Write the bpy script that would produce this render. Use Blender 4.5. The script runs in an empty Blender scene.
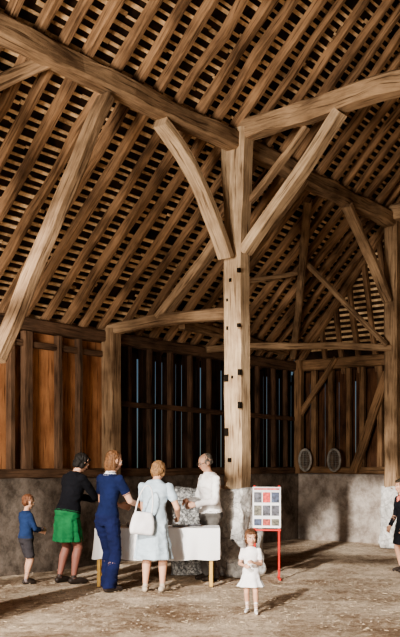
import bpy, bmesh, math, random
from mathutils import Vector, Matrix, noise, kdtree
random.seed(7)
sc = bpy.context.scene
F=885.0; HZ=462.0; CH=1.6
TH=math.radians(38)
U=Vector((math.sin(TH),math.cos(TH),0)); V=Vector((-math.cos(TH),math.sin(TH),0))
P=Vector((0.527,12.6,0)); AI=2.55; ZE=3.85; TE=5.75; S2=3.4; RA=6.75; T0=-13.0
def W(a,t,z): return P+U*t+V*(AI-a)+Vector((0,0,z))
def A_(p): return AI-(Vector((p.x,p.y,0))-P).dot(V)
def T_(p): return (Vector((p.x,p.y,0))-P).dot(U)
def ray(px,py,f):
    d=Vector(((px-200)/F,1,(HZ-py)/F)); o=Vector((0,0,CH))
    f0=f(o); f1=f(o+d); s=-f0/(f1-f0); return o+d*s
def on_t(px,py,t): return ray(px,py,lambda p:T_(p)-t)
def on_a(px,py,a): return ray(px,py,lambda p:A_(p)-a)
def on_side(px,py,off=-0.2): return ray(px,py,lambda p:p.z-ZE-A_(p)-off)

# ---------------- materials
def newmat(name):
    m=bpy.data.materials.new(name); m.use_nodes=True
    nt=m.node_tree; return m,nt,nt.nodes['Principled BSDF']
def mat(name,c,rough=0.8,var=0.25,scale=20,bump=0.1):
    m,nt,b=newmat(name)
    tc=nt.nodes.new('ShaderNodeTexCoord'); n=nt.nodes.new('ShaderNodeTexNoise'); n.inputs['Scale'].default_value=scale; n.inputs['Detail'].default_value=5
    nt.links.new(tc.outputs['Object'],n.inputs['Vector'])
    r=nt.nodes.new('ShaderNodeValToRGB'); r.color_ramp.elements[0].position=0.3; r.color_ramp.elements[1].position=0.7
    r.color_ramp.elements[0].color=(*[x*(1-var) for x in c],1); r.color_ramp.elements[1].color=(*[min(1,x*(1+var)) for x in c],1)
    nt.links.new(n.outputs['Fac'],r.inputs['Fac']); nt.links.new(r.outputs['Color'],b.inputs['Base Color'])
    b.inputs['Roughness'].default_value=rough
    b.inputs['Specular IOR Level'].default_value=0.2 if rough>.75 else .4
    if bump:
        bp=nt.nodes.new('ShaderNodeBump'); bp.inputs['Strength'].default_value=bump; bp.inputs['Distance'].default_value=0.02
        nt.links.new(n.outputs['Fac'],bp.inputs['Height']); nt.links.new(bp.outputs['Normal'],b.inputs['Normal'])
    return m
def wood(name,dark,light,sv=14,su=1.2,bump=0.6,crack=True):
    m,nt,b=newmat(name); N=nt.nodes; L=nt.links
    uv=N.new('ShaderNodeUVMap'); uv.uv_map='UVMap'
    mp=N.new('ShaderNodeMapping'); mp.inputs['Scale'].default_value=(su,sv,1); L.new(uv.outputs['UV'],mp.inputs['Vector'])
    n=N.new('ShaderNodeTexNoise'); n.inputs['Scale'].default_value=2.2; n.inputs['Detail'].default_value=6; n.inputs['Roughness'].default_value=0.65
    L.new(mp.outputs['Vector'],n.inputs['Vector'])
    n2=N.new('ShaderNodeTexNoise'); n2.inputs['Scale'].default_value=1.6; n2.inputs['Detail'].default_value=5
    L.new(uv.outputs['UV'],n2.inputs['Vector'])
    mx=N.new('ShaderNodeMath'); mx.operation='ADD'; 
    ms=N.new('ShaderNodeMath'); ms.operation='MULTIPLY'; ms.inputs[1].default_value=0.7; L.new(n2.outputs['Fac'],ms.inputs[0])
    ms2=N.new('ShaderNodeMath'); ms2.operation='MULTIPLY'; ms2.inputs[1].default_value=0.5; L.new(n.outputs['Fac'],ms2.inputs[0])
    L.new(ms.outputs[0],mx.inputs[0]); L.new(ms2.outputs[0],mx.inputs[1])
    r=N.new('ShaderNodeValToRGB'); e=r.color_ramp.elements; e[0].position=0.44; e[1].position=0.74
    e[0].color=(*dark,1); e[1].color=(*light,1); L.new(mx.outputs[0],r.inputs['Fac'])
    out=r.outputs['Color']
    if crack:
        mp2=N.new('ShaderNodeMapping'); mp2.inputs['Scale'].default_value=(1.6,30,1); L.new(uv.outputs['UV'],mp2.inputs['Vector'])
        n3=N.new('ShaderNodeTexNoise'); n3.inputs['Scale'].default_value=1.0; n3.inputs['Detail'].default_value=3; L.new(mp2.outputs['Vector'],n3.inputs['Vector'])
        r3=N.new('ShaderNodeValToRGB'); r3.color_ramp.elements[0].position=0.32; r3.color_ramp.elements[1].position=0.43; r3.color_ramp.elements[0].color=(0.32,0.29,0.27,1)
        L.new(n3.outputs['Fac'],r3.inputs['Fac'])
        mm=N.new('ShaderNodeMixRGB'); mm.blend_type='MULTIPLY'; mm.inputs['Fac'].default_value=1; L.new(out,mm.inputs['Color1']); L.new(r3.outputs['Color'],mm.inputs['Color2']); out=mm.outputs['Color']
    L.new(out,b.inputs['Base Color'])
    b.inputs['Roughness'].default_value=0.9; b.inputs['Specular IOR Level'].default_value=0.2
    bp=N.new('ShaderNodeBump'); bp.inputs['Strength'].default_value=bump; bp.inputs['Distance'].default_value=0.02
    L.new(n.outputs['Fac'],bp.inputs['Height']); L.new(bp.outputs['Normal'],b.inputs['Normal'])
    return m
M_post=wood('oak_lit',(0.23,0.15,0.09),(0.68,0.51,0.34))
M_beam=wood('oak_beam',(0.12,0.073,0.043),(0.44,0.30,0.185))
M_raft=wood('oak_rafter',(0.085,0.047,0.026),(0.38,0.23,0.13))
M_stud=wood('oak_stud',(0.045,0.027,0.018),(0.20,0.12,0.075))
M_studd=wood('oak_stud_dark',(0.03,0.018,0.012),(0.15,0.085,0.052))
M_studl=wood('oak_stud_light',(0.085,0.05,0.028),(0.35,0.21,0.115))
M_bat=wood('batten_wood',(0.22,0.125,0.06),(0.95,0.69,0.42),sv=5,su=5,bump=0.1,crack=False)
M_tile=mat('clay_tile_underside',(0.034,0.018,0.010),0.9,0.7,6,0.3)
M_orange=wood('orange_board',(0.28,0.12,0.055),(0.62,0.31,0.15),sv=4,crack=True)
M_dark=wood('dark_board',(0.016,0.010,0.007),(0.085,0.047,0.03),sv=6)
M_mid=wood('mid_board',(0.035,0.017,0.010),(0.15,0.07,0.036),sv=6)
M_hole=mat('mortise_shade',(0.012,0.008,0.005),1,0,5,0)  # near-black: the shade inside the mortise holes is put into the colour

def stone(name,c1,c2,c3,vs=5,bump=0.8,mul=.45,ns=2.2,edge=.05,joint=1.0):
    m,nt,b=newmat(name); N=nt.nodes; L=nt.links
    tc=N.new('ShaderNodeTexCoord')
    n=N.new('ShaderNodeTexNoise'); n.inputs['Scale'].default_value=ns; n.inputs['Detail'].default_value=8; n.inputs['Roughness'].default_value=0.75
    wv=N.new('ShaderNodeTexNoise'); wv.inputs['Scale'].default_value=4; wv.inputs['Detail'].default_value=3
    L.new(tc.outputs['Object'],wv.inputs['Vector'])
    va=N.new('ShaderNodeVectorMath'); va.operation='SCALE'; va.inputs['Scale'].default_value=0.35; L.new(wv.outputs['Color'],va.inputs[0])
    vb=N.new('ShaderNodeVectorMath'); vb.operation='ADD'; L.new(tc.outputs['Object'],vb.inputs[0]); L.new(va.outputs[0],vb.inputs[1])
    v=N.new('ShaderNodeTexVoronoi'); v.feature='DISTANCE_TO_EDGE'; v.inputs['Scale'].default_value=vs
    v2=N.new('ShaderNodeTexVoronoi'); v2.inputs['Scale'].default_value=vs
    L.new(tc.outputs['Object'],n.inputs['Vector'])
    for x in (v,v2): L.new(vb.outputs[0],x.inputs['Vector'])
    r=N.new('ShaderNodeValToRGB'); e=r.color_ramp.elements; e[0].position=0.38;e[1].position=0.62; e[0].color=(*c1,1);e[1].color=(*c2,1)
    L.new(n.outputs['Fac'],r.inputs['Fac'])
    mix=N.new('ShaderNodeMixRGB'); mix.blend_type='MULTIPLY'; mix.inputs['Fac'].default_value=mul
    L.new(r.outputs['Color'],mix.inputs['Color1'])
    bw=N.new('ShaderNodeRGBToBW'); L.new(v2.outputs['Color'],bw.inputs['Color'])
    L.new(bw.outputs['Val'],mix.inputs['Color2'])
    r2=N.new('ShaderNodeValToRGB'); r2.color_ramp.elements[0].color=(1-joint,1-joint,1-joint,1); r2.color_ramp.elements[1].position=edge
    L.new(v.outputs['Distance'],r2.inputs['Fac'])
    mix2=N.new('ShaderNodeMixRGB'); L.new(r2.outputs['Color'],mix2.inputs['Fac']); mix2.inputs['Color1'].default_value=(*c3,1)
    L.new(mix.outputs['Color'],mix2.inputs['Color2']); L.new(mix2.outputs['Color'],b.inputs['Base Color'])
    b.inputs['Roughness'].default_value=0.95; b.inputs['Specular IOR Level'].default_value=0.15
    ad=N.new('ShaderNodeMath'); ad.operation='ADD'; L.new(r2.outputs['Color'],ad.inputs[0]); L.new(n.outputs['Fac'],ad.inputs[1])
    bp=N.new('ShaderNodeBump'); bp.inputs['Strength'].default_value=bump; bp.inputs['Distance'].default_value=0.03
    L.new(ad.outputs[0],bp.inputs['Height']); L.new(bp.outputs['Normal'],b.inputs['Normal'])
    return m
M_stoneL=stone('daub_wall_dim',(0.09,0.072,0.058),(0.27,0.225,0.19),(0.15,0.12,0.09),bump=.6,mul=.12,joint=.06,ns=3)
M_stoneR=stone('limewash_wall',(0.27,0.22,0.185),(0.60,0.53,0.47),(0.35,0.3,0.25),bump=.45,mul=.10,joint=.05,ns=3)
M_plinth=stone('plinth_rubble',(0.46,0.44,0.42),(0.92,0.90,0.86),(0.42,0.40,0.37),vs=6,bump=1,mul=.2,joint=.3,ns=7)
M_flint=stone('flint_rubble',(0.18,0.18,0.18),(0.92,0.91,0.88),(0.14,0.14,0.14),vs=15,bump=1,mul=.4,joint=.8,ns=14,edge=.08)

# ---------------- mesh builder
class MB:
    def __init__(s): s.v=[];s.f=[];s.uv=[];s.m=[]
    def beam(s,path,w,d,up=Vector((0,0,1)),wob=0.008,seg=None,mi=0,taper=1.0,ch=0.14,wf=None):
        path=[Vector(p) for p in path]
        if len(path)==2:
            L=(path[1]-path[0]).length; n=seg or max(2,int(L/0.45)); pts=[path[0].lerp(path[1],i/n) for i in range(n+1)]
        else:
            a,b,c=path[0],path[1],path[-1]; n=seg or 14
            ctrl=b*2-(a+c)*0.5
            pts=[a*(1-k)**2+ctrl*2*k*(1-k)+c*k*k for k in [i/n for i in range(n+1)]]
        base=len(s.v); off=random.uniform(0,50); ln=0; us=[]
        r0=random.uniform(0,100)
        for i,p in enumerate(pts):
            t=(pts[min(i+1,n)]-pts[max(i-1,0)]).normalized()
            S=t.cross(up).normalized(); Nn=S.cross(t)
            if i: ln+=(p-pts[i-1]).length
            us.append(ln)
            k=i/n; tw=1+(taper-1)*k
            if wf: tw=wf(k)
            ww=w*tw/2; dd=d*(tw if not wf else 1)/2; c=min(ww,dd)*ch*2
            prof=[(ww,dd-c),(ww-c,dd),(-ww+c,dd),(-ww,dd-c),(-ww,-dd+c),(-ww+c,-dd),(ww-c,-dd),(ww,-dd+c)]
            ox=noise.noise(Vector((r0,ln*1.1,0)))*wob*1.5; oy=noise.noise(Vector((r0,ln*1.1,9)))*wob*1.5
            for j,(x,y) in enumerate(prof):
                q=noise.noise(Vector((r0+j*3.1,ln*2.5,4)))*wob
                s.v.append(p+S*(x+ox+q)+Nn*(y+oy+q*0.7))
        per=[0]
        ww,dd=w/2,d/2
        prof=[(ww,dd*.8),(ww*.8,dd),(-ww*.8,dd),(-ww,dd*.8),(-ww,-dd*.8),(-ww*.8,-dd),(ww*.8,-dd),(ww,-dd*.8),(ww,dd*.8)]
        for j in range(8): per.append(per[-1]+math.hypot(prof[j+1][0]-prof[j][0],prof[j+1][1]-prof[j][1]))
        for i in range(n):
            for j in range(8):
                k=(j+1)%8
                s.f.append((base+i*8+j,base+i*8+k,base+(i+1)*8+k,base+(i+1)*8+j))
                s.uv.append([(off+us[i],per[j]+off),(off+us[i],per[j+1]+off),(off+us[i+1],per[j+1]+off),(off+us[i+1],per[j]+off)]); s.m.append(mi)
        for e,rv in ((0,False),(n,True)):
            idx=[base+e*8+j for j in range(8)]
            if not rv: idx=idx[::-1]
            s.f.append(tuple(idx)); s.uv.append([(off+0.05*prof[j][0],off+prof[j][1]) for j in range(8)]); s.m.append(mi)
    def quadbox(s,o,ex,ey,ez,mi=0):
        b=len(s.v); off=random.uniform(0,40)
        for k in (0,1):
            for (i,j) in ((0,0),(1,0),(1,1),(0,1)): s.v.append(o+ex*i+ey*j+ez*k)
        L=[ex.length,ey.length,ez.length]
        for f,(p,q) in (((3,2,1,0),(0,1)),((4,5,6,7),(0,1)),((0,1,5,4),(0,2)),((1,2,6,5),(1,2)),((2,3,7,6),(0,2)),((3,0,4,7),(1,2))):
            s.f.append(tuple(b+x for x in f)); a_,b_=L[p],L[q]
            if f==(3,2,1,0): u=[(0,b_),(a_,b_),(a_,0),(0,0)]
            else: u=[(0,0),(a_,0),(a_,b_),(0,b_)]
            if b_>a_: u=[(y,x) for x,y in u]
            s.uv.append([(x+off,y+off) for x,y in u]); s.m.append(mi)
    def obj(s,name,mats,parent=None,smooth=False,bevel=0,nofix=False):
        me=bpy.data.meshes.new(name); me.from_pydata([tuple(v) for v in s.v],[],s.f)
        for m in (mats if isinstance(mats,list) else [mats]): me.materials.append(m)
        me.update()
        if s.uv:
            ul=me.uv_layers.new(name='UVMap'); i=0
            for fu in s.uv:
                for q in fu: ul.data[i].uv=q; i+=1
            me.polygons.foreach_set('material_index',s.m)
        if not nofix:
            bm=bmesh.new(); bm.from_mesh(me); bmesh.ops.recalc_face_normals(bm,faces=bm.faces); bm.to_mesh(me); bm.free()
        if smooth: me.polygons.foreach_set('use_smooth',[True]*len(me.polygons))
        o=bpy.data.objects.new(name,me); sc.collection.objects.link(o)
        if parent: o.parent=parent
        return o
def empty(name,loc=(0,0,0)):
    e=bpy.data.objects.new(name,None); e.location=loc; sc.collection.objects.link(e); return e
# ---------------- floor
def floor():
    x0,x1,y0,y1=-16,16,-6,26
    me=bpy.data.meshes.new('floor'); vs=[];fs=[]
    xs=[x0+i*.25 for i in range(44)]+[-5+i*.05 for i in range(200)]+[5+i*.25 for i in range(45)]
    ys=[y0+i*.25 for i in range(54)]+[7.5+i*.05 for i in range(130)]+[14+i*.25 for i in range(49)]
    nx=len(xs)-1; ny=len(ys)-1
    for y in ys:
        for x in xs:
            z=noise.noise(Vector((x*1.6,y*1.6,0)))*0.014+noise.noise(Vector((x*5,y*5,3)))*0.010+noise.noise(Vector((x*13,y*13,7)))*0.009-0.014
            vs.append((x,y,z))
    for j in range(ny):
        for i in range(nx):
            a=j*(nx+1)+i; fs.append((a,a+1,a+nx+2,a+nx+1))
    me.from_pydata(vs,[],fs); me.polygons.foreach_set('use_smooth',[True]*len(fs))
    m,nt,b=newmat('dirt_floor'); N=nt.nodes;L=nt.links
    tc=N.new('ShaderNodeTexCoord')
    a=N.new('ShaderNodeTexNoise'); a.inputs['Scale'].default_value=0.9; a.inputs['Detail'].default_value=9; a.inputs['Roughness'].default_value=0.7
    c=N.new('ShaderNodeTexNoise'); c.inputs['Scale'].default_value=14; c.inputs['Detail'].default_value=8; c.inputs['Roughness'].default_value=0.9
    for x in (a,c): L.new(tc.outputs['Object'],x.inputs['Vector'])
    ad=N.new('ShaderNodeMath'); ad.operation='MULTIPLY_ADD'; ad.inputs[1].default_value=0.9; L.new(a.outputs['Fac'],ad.inputs[0]); L.new(c.outputs['Fac'],ad.inputs[2])
    r=N.new('ShaderNodeValToRGB'); e=r.color_ramp.elements; e[0].position=0.41;e[1].position=0.55
    e[0].color=(0.23,0.155,0.10,1); e[1].color=(0.80,0.67,0.52,1)
    hf=N.new('ShaderNodeMath'); hf.operation='MULTIPLY'; hf.inputs[1].default_value=0.5; L.new(ad.outputs[0],hf.inputs[0])
    L.new(hf.outputs[0],r.inputs['Fac']); L.new(r.outputs['Color'],b.inputs['Base Color']); b.inputs['Roughness'].default_value=1; b.inputs['Specular IOR Level'].default_value=0.1
    bp=N.new('ShaderNodeBump'); bp.inputs['Strength'].default_value=1.0; bp.inputs['Distance'].default_value=0.02
    L.new(c.outputs['Fac'],bp.inputs['Height']); L.new(bp.outputs['Normal'],b.inputs['Normal'])
    me.materials.append(m); o=bpy.data.objects.new('floor',me); sc.collection.objects.link(o)
floor()
mb=MB()
for i in range(900):
    x=random.uniform(-3.5,3.6); y=random.uniform(8.3,12.2); an=random.uniform(0,3.14); l=random.uniform(.015,.05)
    mb.quadbox(Vector((x,y,-0.001)),Vector((math.cos(an),math.sin(an),0.04))*l,Vector((-math.sin(an),math.cos(an),0))*0.004,Vector((0,0,0.004)))
mb.obj('straw_litter',mat('straw',(0.50,0.40,0.28),0.9,0.3,8,0))
# pebbles pressed into the floor
mb=MB()
for i in range(1500):
    x=random.uniform(-3.5,4.5); y=random.uniform(8.4,13.5); r_=random.uniform(.006,.018)
    b=len(mb.v); c0=Vector((x,y,-.004)); rr=[random.uniform(.7,1.2)*r_ for _ in range(6)]; ph=random.uniform(0,3)
    for j in range(6): mb.v.append(c0+Vector((math.cos(j*1.047+ph)*rr[j],math.sin(j*1.047+ph)*rr[j],0)))
    mb.v.append(c0+Vector((0,0,r_*.8)))
    for j in range(6): mb.f.append((b+j,b+(j+1)%6,b+6))
mb.obj('gravel_scatter',mat('pebble',(0.42,0.34,0.26),0.9,0.5,3,0),nofix=True,smooth=True)

# ---------------- masonry walls
def rubble(name,o,ex,ez,thick,m):
    nx=int(ex.length/0.07); nz=int(ez.length/0.07); nrm=thick.normalized()
    vs=[];fs=[]
    for j in range(nz+1):
        for i in range(nx+1):
            p=o+ex*(i/nx)+ez*(j/nz); k=noise.noise(p*1.7)*0.04+noise.noise(p*7)*0.010
            if j==nz: p=p+Vector((0,0,noise.noise(p*2)*0.03))
            vs.append(p-nrm*k)
    for j in range(nz):
        for i in range(nx):
            a=j*(nx+1)+i; fs.append((a,a+1,a+nx+2,a+nx+1))
    b=len(vs)
    for i in range(nx+1): vs.append(o+ex*(i/nx)+ez+thick)
    for i in range(nx+1): vs.append(o+ex*(i/nx)+thick)
    for i in range(nx):
        fs.append((nz*(nx+1)+i,nz*(nx+1)+i+1,b+i+1,b+i)); fs.append((b+i,b+i+1,b+nx+1+i+1,b+nx+1+i))
    me=bpy.data.meshes.new(name); me.from_pydata([tuple(v) for v in vs],[],fs); me.materials.append(m)
    me.polygons.foreach_set('use_smooth',[True]*len(fs))
    ob=bpy.data.objects.new(name,me); sc.collection.objects.link(ob); return ob
WL=empty('wall_left'); WB=empty('wall_back')
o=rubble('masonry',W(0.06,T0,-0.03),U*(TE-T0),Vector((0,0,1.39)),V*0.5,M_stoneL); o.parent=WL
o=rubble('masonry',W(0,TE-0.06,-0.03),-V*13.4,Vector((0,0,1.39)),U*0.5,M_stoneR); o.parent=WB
mb=MB()
mb.beam([W(-0.05,T0,1.43),W(-0.05,TE,1.43)],0.22,0.14)
mb.beam([W(-0.03,T0,3.60),W(-0.03,TE,3.60)],0.22,0.18)
mb.beam([W(-0.03,T0,3.32),W(-0.03,-0.1,3.32)],0.08,0.09)
t=-0.62; ws=[.08,.09,.17,.10]; i=0
while t>T0:
    mb.beam([W(-.02,t,1.5),W(-.02,t,3.5)],ws[i%4],0.11,up=-V,seg=4); t-=[.42,.62,.30,.66][i%4]; i+=1
t=0.5
while t<TE-0.1:
    mb.beam([W(0,t,1.5),W(0,t,3.5)],random.uniform(.05,.09),0.09,up=-V,seg=4,mi=1); t+=random.uniform(.42,.6)
mb.beam([W(0.02,.2,2.55),W(0.02,TE,2.5)],0.06,0.09,mi=1)
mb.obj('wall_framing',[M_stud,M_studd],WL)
mb=MB()
t=T0
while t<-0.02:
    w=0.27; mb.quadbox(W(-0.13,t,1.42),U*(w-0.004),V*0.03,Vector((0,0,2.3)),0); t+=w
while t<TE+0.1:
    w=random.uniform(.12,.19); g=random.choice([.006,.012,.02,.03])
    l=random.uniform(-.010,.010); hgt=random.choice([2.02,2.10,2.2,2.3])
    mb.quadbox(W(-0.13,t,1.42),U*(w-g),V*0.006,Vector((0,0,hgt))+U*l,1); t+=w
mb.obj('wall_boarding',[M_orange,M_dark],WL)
mb=MB()
mb.beam([W(-0.1,TE+0.05,1.43),W(13.3,TE+0.05,1.43)],0.22,0.14)
mb.beam([W(-0.1,TE+0.03,3.62),W(13.3,TE+0.03,3.62)],0.24,0.22)
a=0.42
while a<13.2:
    mb.beam([W(a,TE,1.5),W(a,TE,3.5)],random.uniform(.06,.13),0.12,up=U,seg=4); a+=random.uniform(.28,.42)
mb.beam([on_t(387,372,TE-0.1),on_t(354,472,TE-0.1)],0.17,0.1,up=U)
mb.beam([on_t(336,358,TE-0.1),on_t(300,415,TE-0.1)],0.11,0.08,up=U)
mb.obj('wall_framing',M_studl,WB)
mb=MB(); a=-0.1
while a<13.3:
    w=random.uniform(.14,.22); g=random.choice([.003,.008,.014,.022]); mb.quadbox(W(a,TE+0.13,1.42),-V*(w-g),U*0.006,Vector((0,0,2.55))+V*random.uniform(-.01,.01),0); a+=w
mb.obj('wall_boarding',[M_mid],WB)
mb=MB(); mb.beam([W(0.08,0,1.36),W(0.08,0,3.72)],0.26,0.24,up=U); mb.obj('wall_post',M_beam)
mb=MB(); mb.beam([W(0.1,TE-0.1,1.36),W(0.1,TE-0.1,3.72)],0.17,0.17,up=U); mb.obj('wall_post',M_studl)

# ---------------- roof
mb=MB(); sp=0.40; t=T0+0.2
while t<TE-0.05:
    am=min(RA,S2*(TE-t))
    if am>0.3:
        j1=random.uniform(-.05,.05); j2=random.uniform(-.06,.06)
        p0=W(-0.25,t+j1,ZE-0.25)-Vector((0,0,0.085)); p1=W(am,t+j2,ZE+am)-Vector((0,0,0.085))
        mb.beam([p0,p1],random.uniform(.08,.135),random.uniform(.10,.14),up=V+Vector((0,0,1)),wob=0.030,seg=16)
    t+=sp*random.uniform(.9,1.1)
a=0.3
while a<13.1:
    h=min(a,13.5-a); b=h/S2
    if b>0.1:
        mb.beam([W(a,TE+0.1,ZE-0.34-0.1),W(a,TE-b,ZE+h-0.1)],.10,.10,up=U+Vector((0,0,.4)),wob=0.02,seg=8)
    a+=0.38
mb.obj('rafters',M_raft)
mb=MB(); t=T0+0.2
while t<TE-0.2:
    am=min(RA,S2*(TE-t)); mb.beam([W(13.7,t,ZE-0.35),W(13.5-am,t,ZE+am-0.085)],.12,.11,up=-V+Vector((0,0,1)),seg=3); t+=0.6
mb.obj('rafters',M_raft)
mb=MB(); a=-0.2
sd=(-V+Vector((0,0,1))).normalized(); nd=(V+Vector((0,0,1))).normalized()
while a<RA:
    tend=(TE-max(a,0)/S2); t=T0
    while t<tend:
        l=min(random.uniform(.7,1.7),tend-t); j=random.uniform(-.013,.013); j2=random.uniform(-.018,.018)
        if random.random()>.025: mb.quadbox(W(a+j,t,ZE+a+j),U*(l-.01)+sd*j2,sd*random.uniform(.032,.054),nd*0.022)
        t+=l
    a+=0.084
h=0.05
while h<RA:
    o=W(h,TE-h/S2,ZE+h); mb.quadbox(o,-V*(13.5-2*h),(-U+Vector((0,0,S2))).normalized()*0.045,(U*S2+Vector((0,0,1))).normalized()*0.02); h+=0.105
mb.obj('roof_battens',M_bat)
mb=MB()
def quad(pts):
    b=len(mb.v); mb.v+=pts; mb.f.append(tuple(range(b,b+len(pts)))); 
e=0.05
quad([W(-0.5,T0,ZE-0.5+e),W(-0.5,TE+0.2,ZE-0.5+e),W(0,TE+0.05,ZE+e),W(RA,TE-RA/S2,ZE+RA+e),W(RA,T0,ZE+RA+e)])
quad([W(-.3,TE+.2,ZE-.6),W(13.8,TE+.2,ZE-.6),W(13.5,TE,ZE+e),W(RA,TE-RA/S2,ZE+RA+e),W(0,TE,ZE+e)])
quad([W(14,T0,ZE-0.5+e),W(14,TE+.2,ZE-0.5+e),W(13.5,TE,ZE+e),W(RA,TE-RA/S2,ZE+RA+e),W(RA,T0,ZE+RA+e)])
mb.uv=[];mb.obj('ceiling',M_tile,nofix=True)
def single(name,p,w,d,m,up=Vector((0,0,1)),**k):
    mb=MB(); mb.beam(p,w,d,up,**k); return mb.obj(name,m)
single('hip_rafter',[W(0,TE,ZE-0.18),W(RA,TE-RA/S2,ZE+RA-0.18)],.13,.16,M_raft)

# ---------------- main frame
ap=MB()
ap.beam([W(AI,0,1.22),W(AI,0,6.3)],0.30,0.30,up=U,wob=0.016,seg=26,wf=lambda k:1.0+0.45*max(0,(k-0.76)/0.24)**0.8)
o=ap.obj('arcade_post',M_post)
hb=MB()
def nearface(px,py,w=0.03,h=0.06):
    if px<233:
        p=on_t(px,py,-0.166); hb.quadbox(p-V*w/2-Vector((0,0,h/2)),V*w,U*0.04,Vector((0,0,h)))
    else:
        p=on_a(px,py,AI+0.166); hb.quadbox(p-U*w/2-Vector((0,0,h/2)),U*w,V*0.04,Vector((0,0,h)))
for q in [(226,378,.07,.10),(232,377,.03,.04),(226,432,.06,.11),(230,280,.04,.05),(240,270,.04,.06),(241,405,.05,.09),(241,372,.05,.08),(227,328,.03,.05),(229,460,.05,.06),(240,325,.04,.05),(227,300,.03,.04)]: nearface(*q)
hb.obj('mortises',M_hole,o)  # solid dark blocks stand in for the shaded holes
single('arcade_post',[W(AI,5.0,1.1),W(AI,5.0,6.2)],0.26,0.28,M_beam,up=U,wob=0.012)
for (aa,tt) in ((AI,-5.2),(AI,-10.6),(13.5-AI,0),(13.5-AI,5.0),(13.5-AI,-5.2),(13.5-AI,-10.9)):
    single('arcade_post',[W(aa,tt,1.1),W(aa,tt,6.2)],0.30,0.3,M_beam,up=U,wob=0.012)
single('arcade_plate',[W(AI,T0,6.11),W(AI,5.1,6.11)],0.24,0.25,M_beam,wob=0.035,seg=44)
single('arcade_plate',[W(13.5-AI,T0,6.11),W(13.5-AI,5.1,6.11)],0.24,0.25,M_beam,wob=0.02)
def tie(t,m=M_beam,z=6.28,dz=0.06):
    mb=MB(); mb.beam([W(AI-0.15,t,z),W(6.75,t,z+dz),W(13.5-AI+.15,t,z)],0.26,0.27,wob=0.045,seg=26); return mb.obj('tie_beam',m)
tie(0); tie(-5.2); tie(-10.9); tie(4.85,z=6.2,dz=0.05)
for t in (0,-5.2,-10.6):
    single('aisle_tie',[W(-0.05,t,3.70),W(1.3,t,3.76),W(AI,t,3.70)],0.18,0.17,M_beam,wob=0.02,seg=8)
def br(p,w,d,up,m=M_beam,name='arch_brace',**k):
    mb=MB(); mb.beam(p,w,d,up,wob=0.014,**k); return mb.obj(name,m)
zA=Vector((0,0,1))
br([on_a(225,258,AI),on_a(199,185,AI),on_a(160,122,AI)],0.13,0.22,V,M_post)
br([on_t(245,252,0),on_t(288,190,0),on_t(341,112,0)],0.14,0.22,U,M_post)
br([on_t(246,205,0.12),on_t(275,170,0.12),on_t(306,126,0.12)],0.08,0.12,U,M_beam,name='strut')
br([W(AI,0.1,4.45),W(AI,0.9,5.2),W(AI,1.75,6.02)],0.12,0.20,V,M_beam)
br([on_a(106,98,AI),on_a(60,206,AI),on_a(-4,360,AI)],0.14,0.20,V,M_beam,seg=20)
br([on_t(217,240,0),on_t(194,273,0),on_t(160,318,0)],0.12,0.19,U,M_beam)
br([on_a(388,300,AI),on_a(370,257,AI),on_a(346,205,AI)],0.12,0.18,V,M_beam)
br([on_side(305,262),on_a(386,345,AI)],0.08,0.08,V,M_beam,name='strut')
br([on_side(308,200,-.25),on_side(302,275,-.25),on_a(293,356,0.1)],0.13,0.13,V,M_beam,name='wind_brace')
br([on_side(50,60,-.25),on_side(-20,92,-.25)],0.16,0.14,V,M_beam,name='wind_brace')
br([on_a(182,324,0.9),on_a(238,338,0.5),on_a(286,352,0.1)],0.11,0.15,zA,M_beam,name='wind_brace')
br([on_side(238,282,-.2),on_side(296,274,-.2)],0.08,0.10,V,M_beam,name='purlin')
br([W(0.15,2.4,3.62),W(1.1,3.4,3.72),W(AI,4.9,3.72)],0.12,0.12,zA,M_beam,name='dragon_tie')
def plinth(cx,name,w,h,m=M_plinth,dw=None,rot=-TH,seed=0):
    dw=dw or w
    bm=bmesh.new(); bmesh.ops.create_cube(bm,size=1)
    bmesh.ops.subdivide_edges(bm,edges=bm.edges,cuts=18,use_grid_fill=True)
    for v in bm.verts:
        k=(1.08-.12*(v.co.z+.5))
        v.co=Vector((v.co.x*w*k,v.co.y*dw*k,(v.co.z+0.5)*h))
        n=noise.noise_vector(v.co*6+Vector((seed,seed,0)))*0.05+noise.noise_vector(v.co*17)*0.022; 
        if v.co.z<0.02: n.z=0
        v.co+=n
    me=bpy.data.meshes.new(name); bm.to_mesh(me); bm.free(); me.materials.append(m)
    me.polygons.foreach_set('use_smooth',[True]*len(me.polygons))
    o=bpy.data.objects.new(name,me); sc.collection.objects.link(o); o.location=cx; o.rotation_euler=(0,0,rot)
for i,(aa,tt) in enumerate(((AI,0),(AI,5.0),(AI,-5.2),(AI,-10.6),(13.5-AI,0),(13.5-AI,5.0),(13.5-AI,-5.2),(13.5-AI,-10.9))):
    plinth(W(aa,tt,0),'stone_plinth',0.52 if tt!=5.0 else 0.34,1.24 if tt!=5.0 else 1.15,seed=i)
plinth(Vector((-0.16,12.75,0)),'flint_block',0.46,1.22,M_flint,dw=.4,rot=0,seed=20)

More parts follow.
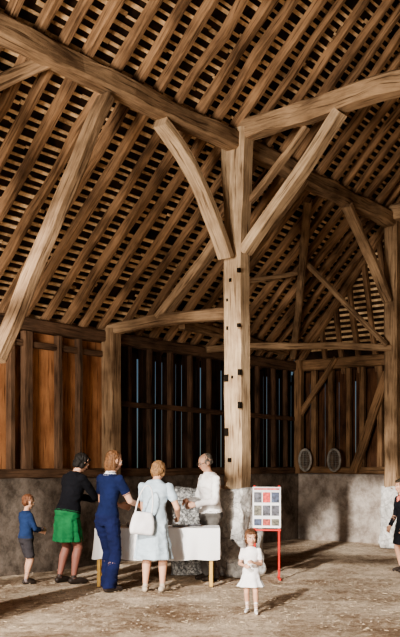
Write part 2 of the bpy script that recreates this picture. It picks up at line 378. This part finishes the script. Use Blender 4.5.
# ---------------- table
M_cloth=mat('white_cloth',(0.90,0.90,0.91),0.9,0.03,4,0.1)
M_yel=mat('yellow_wood',(0.62,0.38,0.10),0.6,0.15,10,0.05)
X0,X1,Y0,Y1=-1.33,0.235,11.35,11.85
tb=empty('trestle_table',((X0+X1)/2,(Y0+Y1)/2,0))
def par(o,p):
    o.parent=p; o.matrix_parent_inverse=Matrix.Translation(-Vector(p.location)); 
mb=MB(); mb.quadbox(Vector((X0,Y0,0.715)),Vector((X1-X0,0,0)),Vector((0,Y1-Y0,0)),Vector((0,0,0.03))); par(mb.obj('table_top',M_yel),tb)
mb=MB()
for x in (X0+.0,X1-.12):
    for y,dy in ((Y0+.05,-.02),(Y1-.05,.02)):
        mb.beam([Vector((x+.03,y,0.72)),Vector((x+.03,y+dy,0))],.045,.045,up=Vector((0,1,0)),wob=0,seg=2)
    mb.beam([Vector((x+.03,Y0+.04,0.2)),Vector((x+.03,Y1-.04,0.2))],.03,.04,wob=0,seg=2)
par(mb.obj('table_legs',M_yel),tb)
mb=MB(); per=[]; st=0.02
def edge(a,b):
    n=int((b-a).length/st)
    for i in range(n): per.append((a.lerp(b,i/n)))
c=[Vector((X0-.02,Y0-.02,0)),Vector((X1+.02,Y0-.02,0)),Vector((X1+.02,Y1+.02,0)),Vector((X0-.02,Y1+.02,0))]
for i in range(4): edge(c[i],c[(i+1)%4])
n=len(per); rows=10
for j in range(rows+1):
    k=j/rows
    for i,p in enumerate(per):
        s_=noise.noise(Vector((i*0.09,0.3,k*.5)))*0.06*k+math.sin(i*0.45)*0.012*k
        if abs(p.y-c[0].y)<1e-4: d=Vector((0,-1,0))
        elif abs(p.x-c[1].x)<1e-4: d=Vector((1,0,0))
        elif abs(p.y-c[2].y)<1e-4: d=Vector((0,1,0))
        else: d=Vector((-1,0,0))
        hem=0.35+0.05*noise.noise(Vector((i*0.05,5,0)))
        mb.v.append(p+d*(s_+.012*k)+Vector((0,0,0.752-(0.752-hem)*k)))
for j in range(rows):
    for i in range(n): mb.f.append((j*n+i,(j*n+(i+1)%n),(j+1)*n+(i+1)%n,(j+1)*n+i))
mb.f.append(tuple(range(n)))
o=mb.obj('tablecloth',M_cloth); par(o,tb)
GR=[mat('card_%d'%i,c,0.5,0.5,30,0) for i,c in enumerate([(0.7,0.7,0.7),(0.05,0.05,0.06),(0.3,0.3,0.32),(0.16,0.17,0.2),(0.5,0.5,0.48)])]
mb=MB()
for (x,y,w,d,h,mi) in ((-.62,11.5,.14,.1,.03,0),(-.95,11.6,.2,.14,.05,3),(-1.2,11.55,.16,.2,.1,1),(-.7,11.7,.12,.1,.10,4),(-.35,11.5,.16,.12,.03,2),(-.15,11.6,.16,.12,.03,0)):
    for k in range(3): mb.quadbox(Vector((x+random.uniform(-.01,.01),y,0.752+k*h/3)),Vector((w,0.02,0)),Vector((-.02,d,0)),Vector((0,0,h/3-.002)),(mi+k)%5)
mb.obj('booklet_stack',GR)
# ---------------- display board
M_red=mat('red_paint',(0.55,0.03,0.02),0.4,0.1,10,0)
M_white=mat('white_board',(0.82,0.82,0.84),0.6,0.04,10,0)
db=empty('display_board',(0.93,12.15,0))
B0=Vector((0.72,12.10,0.70)); bx=Vector((0.38,-0.06,0)); bz=Vector((0,0,0.56)); bn=bx.cross(bz).normalized()
mb=MB(); mb.quadbox(B0,bx,-bn*0.02,bz); par(mb.obj('panel',M_white),db)
PM=[mat('photo_%d'%i,c,0.4,0.9,25,0) for i,c in enumerate([(0.08,0.08,0.10),(0.4,0.07,0.05),(0.05,0.07,0.13),(0.12,0.11,0.08),(0.6,0.05,0.04)])]
mb=MB(); k=0
for j,z in enumerate((.62,.30,.06)):
    for i in range(3):
        q=B0+bx*(0.05+i*0.31)+bz*z; mb.quadbox(q+bn*.002,bx*.27,bn*.003,bz*(.25 if j<2 else .16),[0,4,2,3,0,0,2,1,3][k]); k+=1
mb.quadbox(B0+bx*.05+bz*.93+bn*.002,bx*.9,bn*.003,bz*.04,4)
par(mb.obj('photo_prints',PM),db)
mb=MB()
for s_ in (0.06,0.93):
    q=B0+bx*s_-bn*0.03; b=Vector((q.x,q.y,0))
    mb.beam([b,Vector((q.x,q.y,1.28))],.03,.03,up=Vector((0,1,0)),wob=0,seg=2); mb.beam([b+Vector((0,-.14,.015)),b+Vector((0,.14,.015))],.03,.03,wob=0,seg=2)
mb.beam([B0-bn*.03+Vector((0,0,-.03)),B0+bx-bn*.03+Vector((0,0,-.03))],.025,.025,wob=0,seg=2)
par(mb.obj('stand_frame',M_red),db)
# ---------------- riddles on end wall
M_col=mat('bentwood_grey',(0.30,0.28,0.25),0.6,0.4,12,0.2)
for (px,py) in ((305,460),(334,460)):
    c=on_t(px,py,TE-0.20); mb=MB(); n=28; rr=.024
    for i in range(n):
        th=2*math.pi*i/n; cc=Vector((math.cos(th)*.14,math.sin(th)*.22,0)); tg=Vector((-math.sin(th)*.15,math.cos(th)*.22,0)).normalized(); nr=Vector((tg.y,-tg.x,0))
        for j in range(10):
            ph=2*math.pi*j/10; q=cc+nr*math.cos(ph)*rr+Vector((0,0,math.sin(ph)*rr))
            mb.v.append(c-V*q.x+Vector((0,0,q.y))-U*q.z)
    for i in range(n):
        for j in range(10): mb.f.append((i*10+j,((i+1)%n)*10+j,((i+1)%n)*10+(j+1)%10,i*10+(j+1)%10))
    for s_ in range(-3,4):
        x=s_*.035; hh=.215*math.sqrt(1-(x/.14)**2); mb.quadbox(c-V*(x-.003)+Vector((0,0,-hh)),-V*.006,U*.006,Vector((0,0,2*hh)))
    for s_ in range(-5,6):
        z=s_*.036; ww=.135*math.sqrt(1-(z/.22)**2); mb.quadbox(c+V*ww+Vector((0,0,z)),-V*2*ww,U*.006,Vector((0,0,.006)))
    mb.uv=[]; o=mb.obj('hanging_riddle',M_col,smooth=False)

# ---------------- PEOPLE
SK=mat('skin',(0.60,0.35,0.24),0.55,0.08,8,0.02)
LIP=mat('lips',(0.45,0.14,0.11),0.5,0,8,0); EYEW=mat('eye_white',(0.8,0.8,0.78),0.3,0,8,0); EYED=mat('iris',(0.05,0.03,0.02),0.3,0,8,0)
def sweep(src,pts,radii,tag,flat=None,seg=14):
    vs=[];fs=[]; n=len(pts)
    P_=[];R_=[];T__=[]
    t0=(pts[1]-pts[0]).normalized(); t1=(pts[-1]-pts[-2]).normalized()
    for k in range(0,4):
        an=math.pi/2*(1-(k+.35)/4); P_.append(pts[0]-t0*math.sin(an)*radii[0]); R_.append(math.cos(an)*radii[0]); T__.append(t0)
    for i in range(n-1):
        L=(pts[i+1]-pts[i]).length; m=max(1,int(L/0.018)); tt=(pts[i+1]-pts[i]).normalized()
        for j in range(m if i<n-2 else m+1):
            k=j/m; P_.append(pts[i].lerp(pts[i+1],k)); R_.append(radii[i]*(1-k)+radii[i+1]*k); T__.append(tt)
    for k in range(3,-1,-1):
        an=math.pi/2*(1-(k+.35)/4); P_.append(pts[-1]+t1*math.sin(an)*radii[-1]); R_.append(math.cos(an)*radii[-1]); T__.append(t1)
    ref=Vector((0,0,1)) if abs(t0.z)<.8 else Vector((0,1,0))
    if flat: ref=flat[0]
    for p,r,t in zip(P_,R_,T__):
        a=t.cross(ref).normalized(); b=a.cross(t)
        fs_=flat[1] if flat else 1
        for j in range(seg):
            th=2*math.pi*j/seg; vs.append(p+a*math.cos(th)*r+b*math.sin(th)*r*fs_)
    m=len(P_)
    for i in range(m-1):
        for j in range(seg): fs.append((i*seg+j,i*seg+(j+1)%seg,(i+1)*seg+(j+1)%seg,(i+1)*seg+j))
    fs.append(tuple(range(seg))[::-1]); fs.append(tuple((m-1)*seg+j for j in range(seg)))
    src.append((vs,fs,tag))
def ell(src,c,r,tag,f=lambda p:p,nu=22,nv=14,rot=None):
    vs=[];fs=[]
    for j in range(nv+1):
        ph=math.pi*(j if 0<j<nv else (0.02 if j==0 else nv-.02))/nv
        for i in range(nu):
            th=2*math.pi*i/nu; q=Vector((math.sin(ph)*math.cos(th)*r[0],math.sin(ph)*math.sin(th)*r[1],math.cos(ph)*r[2]))
            if rot: q=rot@q
            vs.append(f(Vector(c)+q))
    for j in range(nv):
        for i in range(nu): fs.append((j*nu+i,(j+1)*nu+i,(j+1)*nu+(i+1)%nu,j*nu+(i+1)%nu))
    fs.append(tuple(range(nu))); fs.append(tuple(nv*nu+i for i in range(nu))[::-1])
    src.append((vs,fs,tag))
def loft(src,rings,tag,f=lambda p:p,seg=36,pleat=0,pn=9):
    R=[]
    for i in range(len(rings)-1):
        a,b=rings[i],rings[i+1]; m=max(1,int(abs(b[0]-a[0])/0.015))
        for j in range(m):
            k=j/m; R.append([a[q]*(1-k)+b[q]*k for q in range(5)])
    R.append(list(rings[-1])); vs=[];fs=[]; z0=R[0][0]; z1=R[-1][0]
    for (z,rx,ry,ox,oy) in R:
        k=(z1-z)/(z1-z0) if z1!=z0 else 0
        for j in range(seg):
            th=2*math.pi*j/seg; m=1+pleat*k*math.sin(th*pn+math.sin(th*2)*1.5)
            vs.append(f(Vector((ox+rx*m*math.cos(th),oy+ry*m*math.sin(th),z))))
    n=len(R)
    for i in range(n-1):
        for j in range(seg): fs.append((i*seg+j,i*seg+(j+1)%seg,(i+1)*seg+(j+1)%seg,(i+1)*seg+j))
    fs.append(tuple(range(seg))[::-1]); fs.append(tuple((n-1)*seg+j for j in range(seg)))
    src.append((vs,fs,tag))
def ik(a,b,l1,l2,hint):
    d=b-a; L=d.length
    if L>(l1+l2)*.995: b=a+d.normalized()*(l1+l2)*.995; d=b-a; L=d.length
    x=(l1*l1-l2*l2+L*L)/(2*L); h=math.sqrt(max(0,l1*l1-x*x)); dn=d.normalized()
    hp=(hint-dn*hint.dot(dn)).normalized(); return a+dn*x+hp*h,b
def hand(src,w,d,pn,side,s,curl,tag):
    d=d.normalized(); pn=(pn-d*pn.dot(d)).normalized(); x=d.cross(pn)*side
    sweep(src,[w,w+d*.03*s],[.024*s,.027*s],tag,flat=(pn,.6))
    for k in (-1,-.33,.33,1):
        sweep(src,[w+d*.02*s+x*k*.018*s,w+d*.088*s+x*k*.029*s],[.014*s,.0125*s],tag,seg=10)
    ls=[.060,.074,.080,.072]
    for i,k in enumerate((-1,-.33,.33,1)):
        p=w+d*.09*s+x*k*.029*s; L=ls[i]*s; ang=0; pts=[p]; dd=d+x*k*.06
        for f_ in (.45,.32,.25):
            ang+=curl; q=(dd*math.cos(ang)+pn*math.sin(ang)).normalized(); p=p+q*L*f_; pts.append(p)
        sweep(src,pts,[.0098*s,.009*s,.0085*s,.0075*s],tag,seg=8)
    p=w+d*.03*s+x*.026*s; q=(d*.7+x*.7+pn*.25).normalized(); q2=(d*.95+x*.2+pn*.4).normalized()
    sweep(src,[p,p+q*.036*s,p+q*.036*s+q2*.03*s],[.013*s,.0105*s,.0085*s],tag,seg=8)
def person(name,px,Y,yaw,H,hs=1.0,lean=0,hyaw=0,hpitch=0,female=True,wr=None,feet=None,top=None,bot=None,bottom='trousers',
           sleeve='long',shoes=(0.03,0.02,0.015),haircol=(0.05,0.03,0.02),hair='bob',hem=.3,leg=None,vox=.007,palm=None,curl=.45,legmat=None,socks=None,flare=1.0,collar=None,bald=False,glasses=False,stout=1.0,X=None):
    k=.135*H*hs; B=(H-k)/.865; src=[]
    MT=[SK,mat(name+'_top',top,.95,.2,7,.35),mat(name+'_bottom',bot,.95,.2,7,.35),mat(name+'_shoes',shoes,.6,.1,9,0),mat(name+'_hair',haircol,.7,.5,45,.4),
        mat(name+'_legs',legmat or (0.60,0.35,0.24),.6,.05,9,0),mat(name+'_collar',collar or top,.9,.05,9,0),mat(name+'_socks',socks or (0.8,0.8,0.8),.9,.05,9,0)]
    hz=.5*B; ln=math.radians(lean); RL=Matrix.Rotation(-ln,3,'X'); piv=Vector((0,0,hz))
    fU=lambda p: RL@(Vector(p)-piv)+piv
    RH=Matrix.Rotation(math.radians(hyaw),3,'Z')@Matrix.Rotation(-math.radians(hpitch),3,'X'); hp=Vector((0,0,.85*B))
    c=Vector((0,.012*B,H-k/2))
    fH=lambda p: fU(RH@(Vector(p)-hp)+hp)
    ft=lambda q: fH(c+Vector(q)*k)
    w=.93 if female else 1.0; s=B/1.7
    wa=.074 if female else .086
    T=1; st=stout
    def R(z,a,b,oy=0): return (z*B,a*B*st,b*B*st,0,oy*B)
    loft(src,[R(.46,.07,.055),R(.48,.088,.066),R(.52,.098,.076),R(.545,.097,.075)],2 if bottom in('trousers','shorts','skirt') else T,fU)
    loft(src,[R(.54,.097,.075),R(.58,.088,.066),R(.625,wa,.058),R(.68,.084*w,.062,.003),R(.74,.098*w,.07,.005),R(.78,.104*w,.066),R(.805,.098*w,.055,-.004),R(.83,.06,.044,-.004),R(.845,.038,.036)],T,fU)
    if female and hs<1.15:
        for sx in (-1,1): ell(src,(sx*.042*B,.05*B,.735*B),(.036*B,.032*B,.036*B),T,fU)
    sweep(src,[fU((0,-.002,.82*B)),fH(c+Vector((0,-.01,-.32))*k)],[.034*B,.031*B],0)
    if collar: 
        loft(src,[(.822*B,.052*B,.046*B,0,0),(.85*B,.038*B,.038*B,0,0.002)],6,fU)
        ell(src,(0,.05*B,.80*B),(.022*B,.018*B,.035*B),6,fU)
    E=lambda cc,r,tag: ell(src,Vector(cc)*k+c,[q*k for q in r],tag,fH,20,14)
    E((0,-.05,.11),(.335,.41,.375),0); E((0,.09,-.10),(.275,.28,.34),0); E((0,.15,-.34),(.17,.17,.13),0); E((0,.05,-.25),(.24,.24,.18),0)
    for sx in (-1,1):
        E((sx*.335,-.02,-.04),(.045,.085,.13),0); E((sx*.15,.27,-.1),(.1,.09,.09),0); E((sx*.13,.335,.085),(.1,.045,.03),0)
    sweep(src,[ft((0,.34,.05)),ft((0,.40,-.06)),ft((0,.42,-.10))],[.03*k,.045*k,.055*k],0,seg=10)
    E((0,.345,-.24),(.08,.04,.03),0)
    if bald:
        E((0,-.16,.02),(.37,.34,.25),4); E((.3,-.02,.02),(.08,.14,.14),4); E((-.3,-.02,.02),(.08,.14,.14),4); E((0,-.18,.23),(.33,.32,.28),4)
    elif hair=='short':
        E((0,-.09,.17),(.375,.42,.365),4); E((0,-.2,-.02),(.34,.27,.3),4)
    elif hair=='bob':
        E((0,-.10,.17),(.40,.45,.385),4); E((0,-.2,-.08),(.40,.30,.38),4)
        for sx in (-1,1): E((sx*.31,-.04,-.08),(.10,.18,.3),4); 
        E((0,.16,.36),(.27,.2,.12),4)
    elif hair=='long':
        E((0,-.10,.17),(.39,.44,.38),4); E((0,-.22,-.15),(.38,.28,.5),4); E((0,-.24,-.42),(.30,.2,.22),4)
        for sx in (-1,1): E((sx*.31,-.06,-.16),(.10,.17,.38),4)
    sh=.103*B*w*(1+(st-1)*.5)
    wr=wr or [(-.16,.02,.46),(.16,.02,.46)]
    sl=.009*s
    for i,sx in enumerate((-1,1)):
        S=fU((sx*sh,0,.795*B)); tg=Vector(wr[i])*B
        el,wt=ik(S,tg,.172*B,.150*B,Vector((sx*.5,-.6,-.6)))
        sweep(src,[S,el],[.029*B,.023*B],0); sweep(src,[el,el.lerp(wt,.35),wt],[.0225*B,.022*B,.0155*B],0)
        ell(src,S,(.036*B,.036*B,.036*B),T)
        if sleeve=='long': sweep(src,[S,el],[.029*B+sl,.024*B+sl],T); sweep(src,[el,el.lerp(wt,.93)],[.024*B+sl,.018*B+sl],T)
        elif sleeve=='short': sweep(src,[S,S.lerp(el,.55)],[.03*B+sl,.029*B+sl],T)
        d=(wt-el).normalized(); pnv=Vector(palm[i]) if palm else Vector((-sx,.2,-.3))
        x=d.cross((pnv-d*pnv.dot(d)).normalized())
        sd=1 if x.dot(Vector((-sx*.5,.5,.8)))>0 else -1
        hand(src,wt,d,pnv,sd,s*(1.0 if hs<1.1 else 1.08),curl,0)
    feet=feet or [(-.055,0,0),(.055,0,0)]
    lt=5
    for i,sx in enumerate((-1,1)):
        fx,fy,fr=feet[i]; hip=Vector((sx*.05*B,0,.495*B)); an=Vector((fx*B,fy*B,.05*B))
        kn,an=ik(hip,an,.235*B,.222*B,Vector((sx*.1,1,0)))
        sweep(src,[hip,kn],[.05*B,.034*B],lt); sweep(src,[kn,kn.lerp(an,.3)+Vector((0,-.006*B,0)),an],[.033*B,.035*B,.019*B],lt)
        rz=Matrix.Rotation(math.radians(fr),3,'Z'); fd=rz@Vector((0,1,0)); z=Vector((0,0,1)); a0=Vector((an.x,an.y,0))
        sweep(src,[an,Vector((an.x,an.y,.03*B))],[.021*B,.024*B],3 if not socks else 7)
        sweep(src,[a0-fd*.022*B+z*.022*B,a0+fd*.05*B+z*.022*B,a0+fd*.095*B+z*.017*B],[.023*B,.026*B,.019*B],3)
        if socks: sweep(src,[an,an.lerp(kn,.35)],[.0215*B,.027*B],7)
        if bottom=='trousers':
            sweep(src,[hip,kn],[.056*B,.042*B],2)
            e=Vector((an.x,an.y,.028*B)); rings=[]
            for q in range(7):
                kk=q/6; pc=e.lerp(kn,kk); rr=(.036*flare)*(1-kk)+.042*kk; rings.append((pc.z,rr*B,rr*B*1.08,pc.x,pc.y))
            loft(src,rings,2,seg=24)
        if bottom=='shorts': sweep(src,[hip,hip.lerp(kn,.72)],[.058*B,.053*B],2)
    if bottom in('skirt','dress'):
        tg=2 if bottom=='skirt' else T
        zt=.60 if bottom=='skirt' else .62
        loft(src,[(hem*B,(.118 if bottom=='skirt' else .13)*B*flare,.105*B*flare,0,.01*B),(.42*B,.113*B*flare**.5,.092*B*flare**.5,0,.005*B),(.5*B,.107*B,.084*B,0,0),(zt*B,(wa+.006)*B,.064*B,0,math.sin(ln)*.1*B)],tg,pleat=.08,pn=8)
    me=bpy.data.meshes.new('tmp'); vs=[];fs=[];tags=[]
    for v,f,t in src:
        b=len(vs); vs+=v; fs+=[tuple(b+i for i in q) for q in f]; tags+=[t]*len(v)
    me.from_pydata([tuple(v) for v in vs],[],fs)
    bm=bmesh.new(); bm.from_mesh(me); bmesh.ops.recalc_face_normals(bm,faces=bm.faces); bm.to_mesh(me); bm.free()
    ob=bpy.data.objects.new(name,me); sc.collection.objects.link(ob)
    md=ob.modifiers.new('r','REMESH'); md.mode='VOXEL'; md.voxel_size=vox
    dg=bpy.context.evaluated_depsgraph_get(); dg.update(); m2=bpy.data.meshes.new_from_object(ob.evaluated_get(dg)); ob.modifiers.clear(); ob.data=m2
    kd=kdtree.KDTree(len(vs))
    for i,v in enumerate(vs): kd.insert(v,i)
    kd.balance()
    m2.materials.clear()
    for m in MT: m2.materials.append(m)
    vt=[tags[kd.find(v.co)[1]] for v in m2.vertices]
    idx=[]
    for p in m2.polygons:
        q=[vt[v] for v in p.vertices]; idx.append(max(set(q),key=q.count))
    nrm=[v.normal.copy() for v in m2.vertices]
    for i,v in enumerate(m2.vertices):
        if vt[i]==4: v.co+=nrm[i]*noise.noise(Vector((v.co.x*60,v.co.y*60,v.co.z*14)))*.010*s*1.3
        elif vt[i] in(1,2):
            q=v.co; f1=1-abs(noise.noise(Vector((q.x*8+q.z*3,q.y*8,q.z*13)))*2.2)
            v.co+=nrm[i]*(noise.noise(Vector((q.x*12,q.y*12,q.z*18)))*.010+max(0,f1-.6)*.012)*s
    m2.polygons.foreach_set('material_index',idx); m2.polygons.foreach_set('use_smooth',[True]*len(idx)); m2.update()
    sm=ob.modifiers.new('s','SMOOTH'); sm.factor=.5; sm.iterations=2
    XX=X if X is not None else (px-200)/F*Y
    ob.location=(XX,Y,-0.008); ob.rotation_euler=(0,0,math.radians(yaw))
    def small(nm,items,m):
        q=[]
        for cc,r in items: ell(q,c+Vector(cc)*k,[z*k for z in r],0,fH,12,8)
        vs=[];fs=[]
        for v,f,t in q:
            b=len(vs); vs+=v; fs+=[tuple(b+i for i in g) for g in f]
        mm=bpy.data.meshes.new(nm); mm.from_pydata([tuple(v) for v in vs],[],fs); mm.materials.append(m); mm.polygons.foreach_set('use_smooth',[True]*len(fs))
        o=bpy.data.objects.new(nm,mm); sc.collection.objects.link(o); o.parent=ob
    small('eyes',[((sx*.125,.315,.01),(.062,.05,.035)) for sx in(-1,1)],EYEW)
    small('irises',[((sx*.125,.355,.01),(.028,.018,.03)) for sx in(-1,1)],EYED)
    small('eyebrows',[((sx*.13,.365,.10),(.085,.025,.016)) for sx in(-1,1)],MT[4])
    small('mouth',[((0,.375,-.225),(.085,.03,.016)),((0,.372,-.255),(.07,.03,.018))],LIP)
    if glasses:
        g=[]
        for sx in(-1,1):
            pts=[ft((sx*.135+.085*math.cos(t*math.pi/6),.44,.01+.075*math.sin(t*math.pi/6))) for t in range(13)]
            sweep(g,pts,[.012*k]*13,0,seg=6); sweep(g,[ft((sx*.22,.43,.03)),ft((sx*.35,0,.02))],[.012*k]*2,0,seg=6)
        vs=[];fs=[]
        for v,f,t in g:
            b=len(vs); vs+=v; fs+=[tuple(b+i for i in q) for q in f]
        mm=bpy.data.meshes.new('glasses'); mm.from_pydata([tuple(v) for v in vs],[],fs); mm.materials.append(EYED)
        o=bpy.data.objects.new('glasses',mm); sc.collection.objects.link(o); o.parent=ob
    return ob,fU
person('boy',26,11.75,-55,1.18,hs=1.22,female=False,wr=[(-.03,.17,.60),(.05,.19,.62)],top=(0.02,0.04,0.11),bot=(0.05,0.045,0.05),bottom='shorts',socks=(0.25,.2,.2),
       haircol=(0.15,0.06,0.028),hair='short',vox=.006,hpitch=12,feet=[(-.06,.03,8),(.06,-.03,-8)],stout=1.15)
person('woman_green_skirt',67,11.75,-48,1.76,lean=13,hyaw=-10,hpitch=18,wr=[(-.05,.30,.62),(.08,.31,.63)],top=(0.008,0.008,0.011),bot=(0.02,0.15,0.055),bottom='skirt',hem=.315,
       haircol=(0.010,0.007,0.005),hair='bob',legmat=(0.28,0.12,0.09),feet=[(-.07,-.02,10),(.06,.02,-12)],flare=1.0,palm=[(.5,.2,.8),(-.5,.2,.8)],stout=1.2)
person('woman_navy_suit',107,11.05,-40,1.75,lean=6,hyaw=-26,hpitch=8,wr=[(-.10,.22,.60),(.09,.24,.60)],top=(0.008,0.014,0.055),bot=(0.008,0.012,0.05),bottom='trousers',sleeve='short',flare=1.25,
       haircol=(0.13,0.06,0.025),hair='long',collar=(0.75,0.75,0.78),feet=[(-.05,.05,5),(.05,-.03,-15)],stout=.97)
person('woman_pale_dress',153,10.95,-14,1.65,lean=14,hyaw=-12,hpitch=14,wr=[(-.12,.22,.50),(.14,.20,.56)],top=(0.48,0.58,0.66),bot=(0.5,0.6,0.66),bottom='dress',sleeve='short',hem=.25,
       haircol=(0.20,0.11,0.05),hair='bob',feet=[(-.06,.0,12),(.065,.03,-12)],shoes=(0.5,0.42,0.33),flare=1.1,stout=1.15)
person('man_white_shirt',211,12.08,116,1.73,female=False,lean=3,hyaw=0,hpitch=14,wr=[(-.08,.17,.60),(.06,.18,.62)],top=(0.90,0.84,0.82),bot=(0.13,0.12,0.11),haircol=(0.13,0.115,0.10),bald=True,glasses=True,stout=1.18,
       collar=(0.90,0.84,0.82))
person('girl',251,9.45,172,0.89,hs=1.42,lean=2,hpitch=5,hyaw=14,wr=[(-.05,.15,.66),(.07,.16,.62)],top=(0.90,0.86,0.87),bot=(0.85,0.8,0.8),bottom='dress',sleeve='short',hem=.34,
       haircol=(0.10,0.045,0.022),hair='bob',vox=.005,feet=[(-.07,.06,10),(.05,-.05,-10)],socks=(0.85,0.82,0.8),shoes=(0.75,0.72,0.7),flare=1.35,stout=1.12)
person('teenager_dark_coat',404,13.0,110,1.36,hs=1.12,lean=4,wr=[(-.12,.06,.5),(.12,.1,.5)],top=(0.010,0.010,0.014),bot=(0.012,0.012,0.016),bottom='skirt',hem=.30,haircol=(0.03,.02,.01),hair='bob',collar=(0.6,0.2,0.15),vox=.006)
ob=bpy.data.objects['woman_green_skirt']; B=1.76
c=Matrix.Rotation(math.radians(-48),4,'Z'); base=Vector(ob.location)
pc=base+c@Vector((0.02,.31*B+.12,.66*B))
mb=MB(); e1=c@Vector((1,0,0)); e2=c@Vector((0,.5,.85)); e3=e1.cross(e2)
mb.quadbox(pc-e1*.11-e2*.05,e1*.22,e3*.003,e2*.28); mb.obj('paper_sheet',M_white)
# handbag
M_bag=mat('white_leather',(0.82,0.80,0.82),0.5,0.05,10,0.1)
hbk=Vector(((143-200)/F*10.85,10.74,0.86))
bm=bmesh.new(); bmesh.ops.create_cube(bm,size=1); bmesh.ops.subdivide_edges(bm,edges=bm.edges,cuts=8,use_grid_fill=True)
for v in bm.verts:
    q=v.co.copy(); z=q.z+.5; wd=.30*(1-.25*z**2); dp=.13*(1-.55*z)
    bl=1-.25*min(1,max(abs(q.x),abs(q.z))*2)**4
    v.co=Vector((q.x*wd*(1-.12*abs(q.z*2)**4),q.y*dp*bl+noise.noise(q*5)*.012,q.z*.27))
me=bpy.data.meshes.new('handbag'); bm.to_mesh(me); bm.free(); me.materials.append(M_bag); me.polygons.foreach_set('use_smooth',[True]*len(me.polygons))
o=bpy.data.objects.new('handbag',me); sc.collection.objects.link(o); o.location=hbk; o.rotation_euler=(0.1,0.1,0.15)
s_=[]; n=14; pts=[]
for i in range(n+1):
    th=math.pi*i/n; pts.append(Vector((-.10*math.cos(th)+.02*math.sin(th),0.03*math.sin(th),.12+.34*math.sin(th))))
sweep(s_,pts,[.009]*(n+1),0,seg=6)
me=bpy.data.meshes.new('strap'); me.from_pydata([tuple(v) for v in s_[0][0]],[],s_[0][1]); me.materials.append(M_bag); q=bpy.data.objects.new('strap',me); sc.collection.objects.link(q); q.parent=o

# ---------------- lights/world/camera
w=bpy.data.worlds.new('World'); sc.world=w; w.use_nodes=True; bg=w.node_tree.nodes['Background']
sky=w.node_tree.nodes.new('ShaderNodeTexSky'); sky.sky_type='HOSEK_WILKIE'; sky.sun_direction=(-0.5,-0.6,0.5)
w.node_tree.links.new(sky.outputs[0],bg.inputs[0]); bg.inputs[1].default_value=0.8
def area(name,loc,tgt,sx,sy,pw,col):
    l=bpy.data.lights.new(name,'AREA'); l.shape='RECTANGLE'; l.size=sx; l.size_y=sy; l.energy=pw; l.color=col
    o=bpy.data.objects.new(name,l); sc.collection.objects.link(o); o.location=loc; o.rotation_euler=(Vector(tgt)-Vector(loc)).to_track_quat('-Z','Y').to_euler()
area('door_daylight_fill',W(5.5,-12.4,2.2),W(3.0,1,3.6),2.6,2.3,1650,(1.0,0.91,0.80))  # added fill lamp for the roof, standing in for daylight from unseen doors
l=bpy.data.lights.new('sun','SUN'); l.energy=5.2; l.angle=math.radians(2); l.color=(1,.95,.88)
o=bpy.data.objects.new('sun',l); sc.collection.objects.link(o)
dr=(U*12+V*3.0).normalized()*math.cos(math.radians(24))-Vector((0,0,math.sin(math.radians(24))))
o.rotation_euler=dr.to_track_quat('-Z','Y').to_euler()
sc.view_settings.view_transform='AgX'
try: sc.view_settings.look='AgX - Medium High Contrast'
except Exception as ex: print('look',ex)
cam=bpy.data.cameras.new('cam'); cam.lens=F/637*36; cam.sensor_width=36; cam.shift_y=143.5/637
co=bpy.data.objects.new('camera',cam); sc.collection.objects.link(co); co.location=(0,0,CH); co.rotation_euler=(math.pi/2,0,0); sc.camera=co
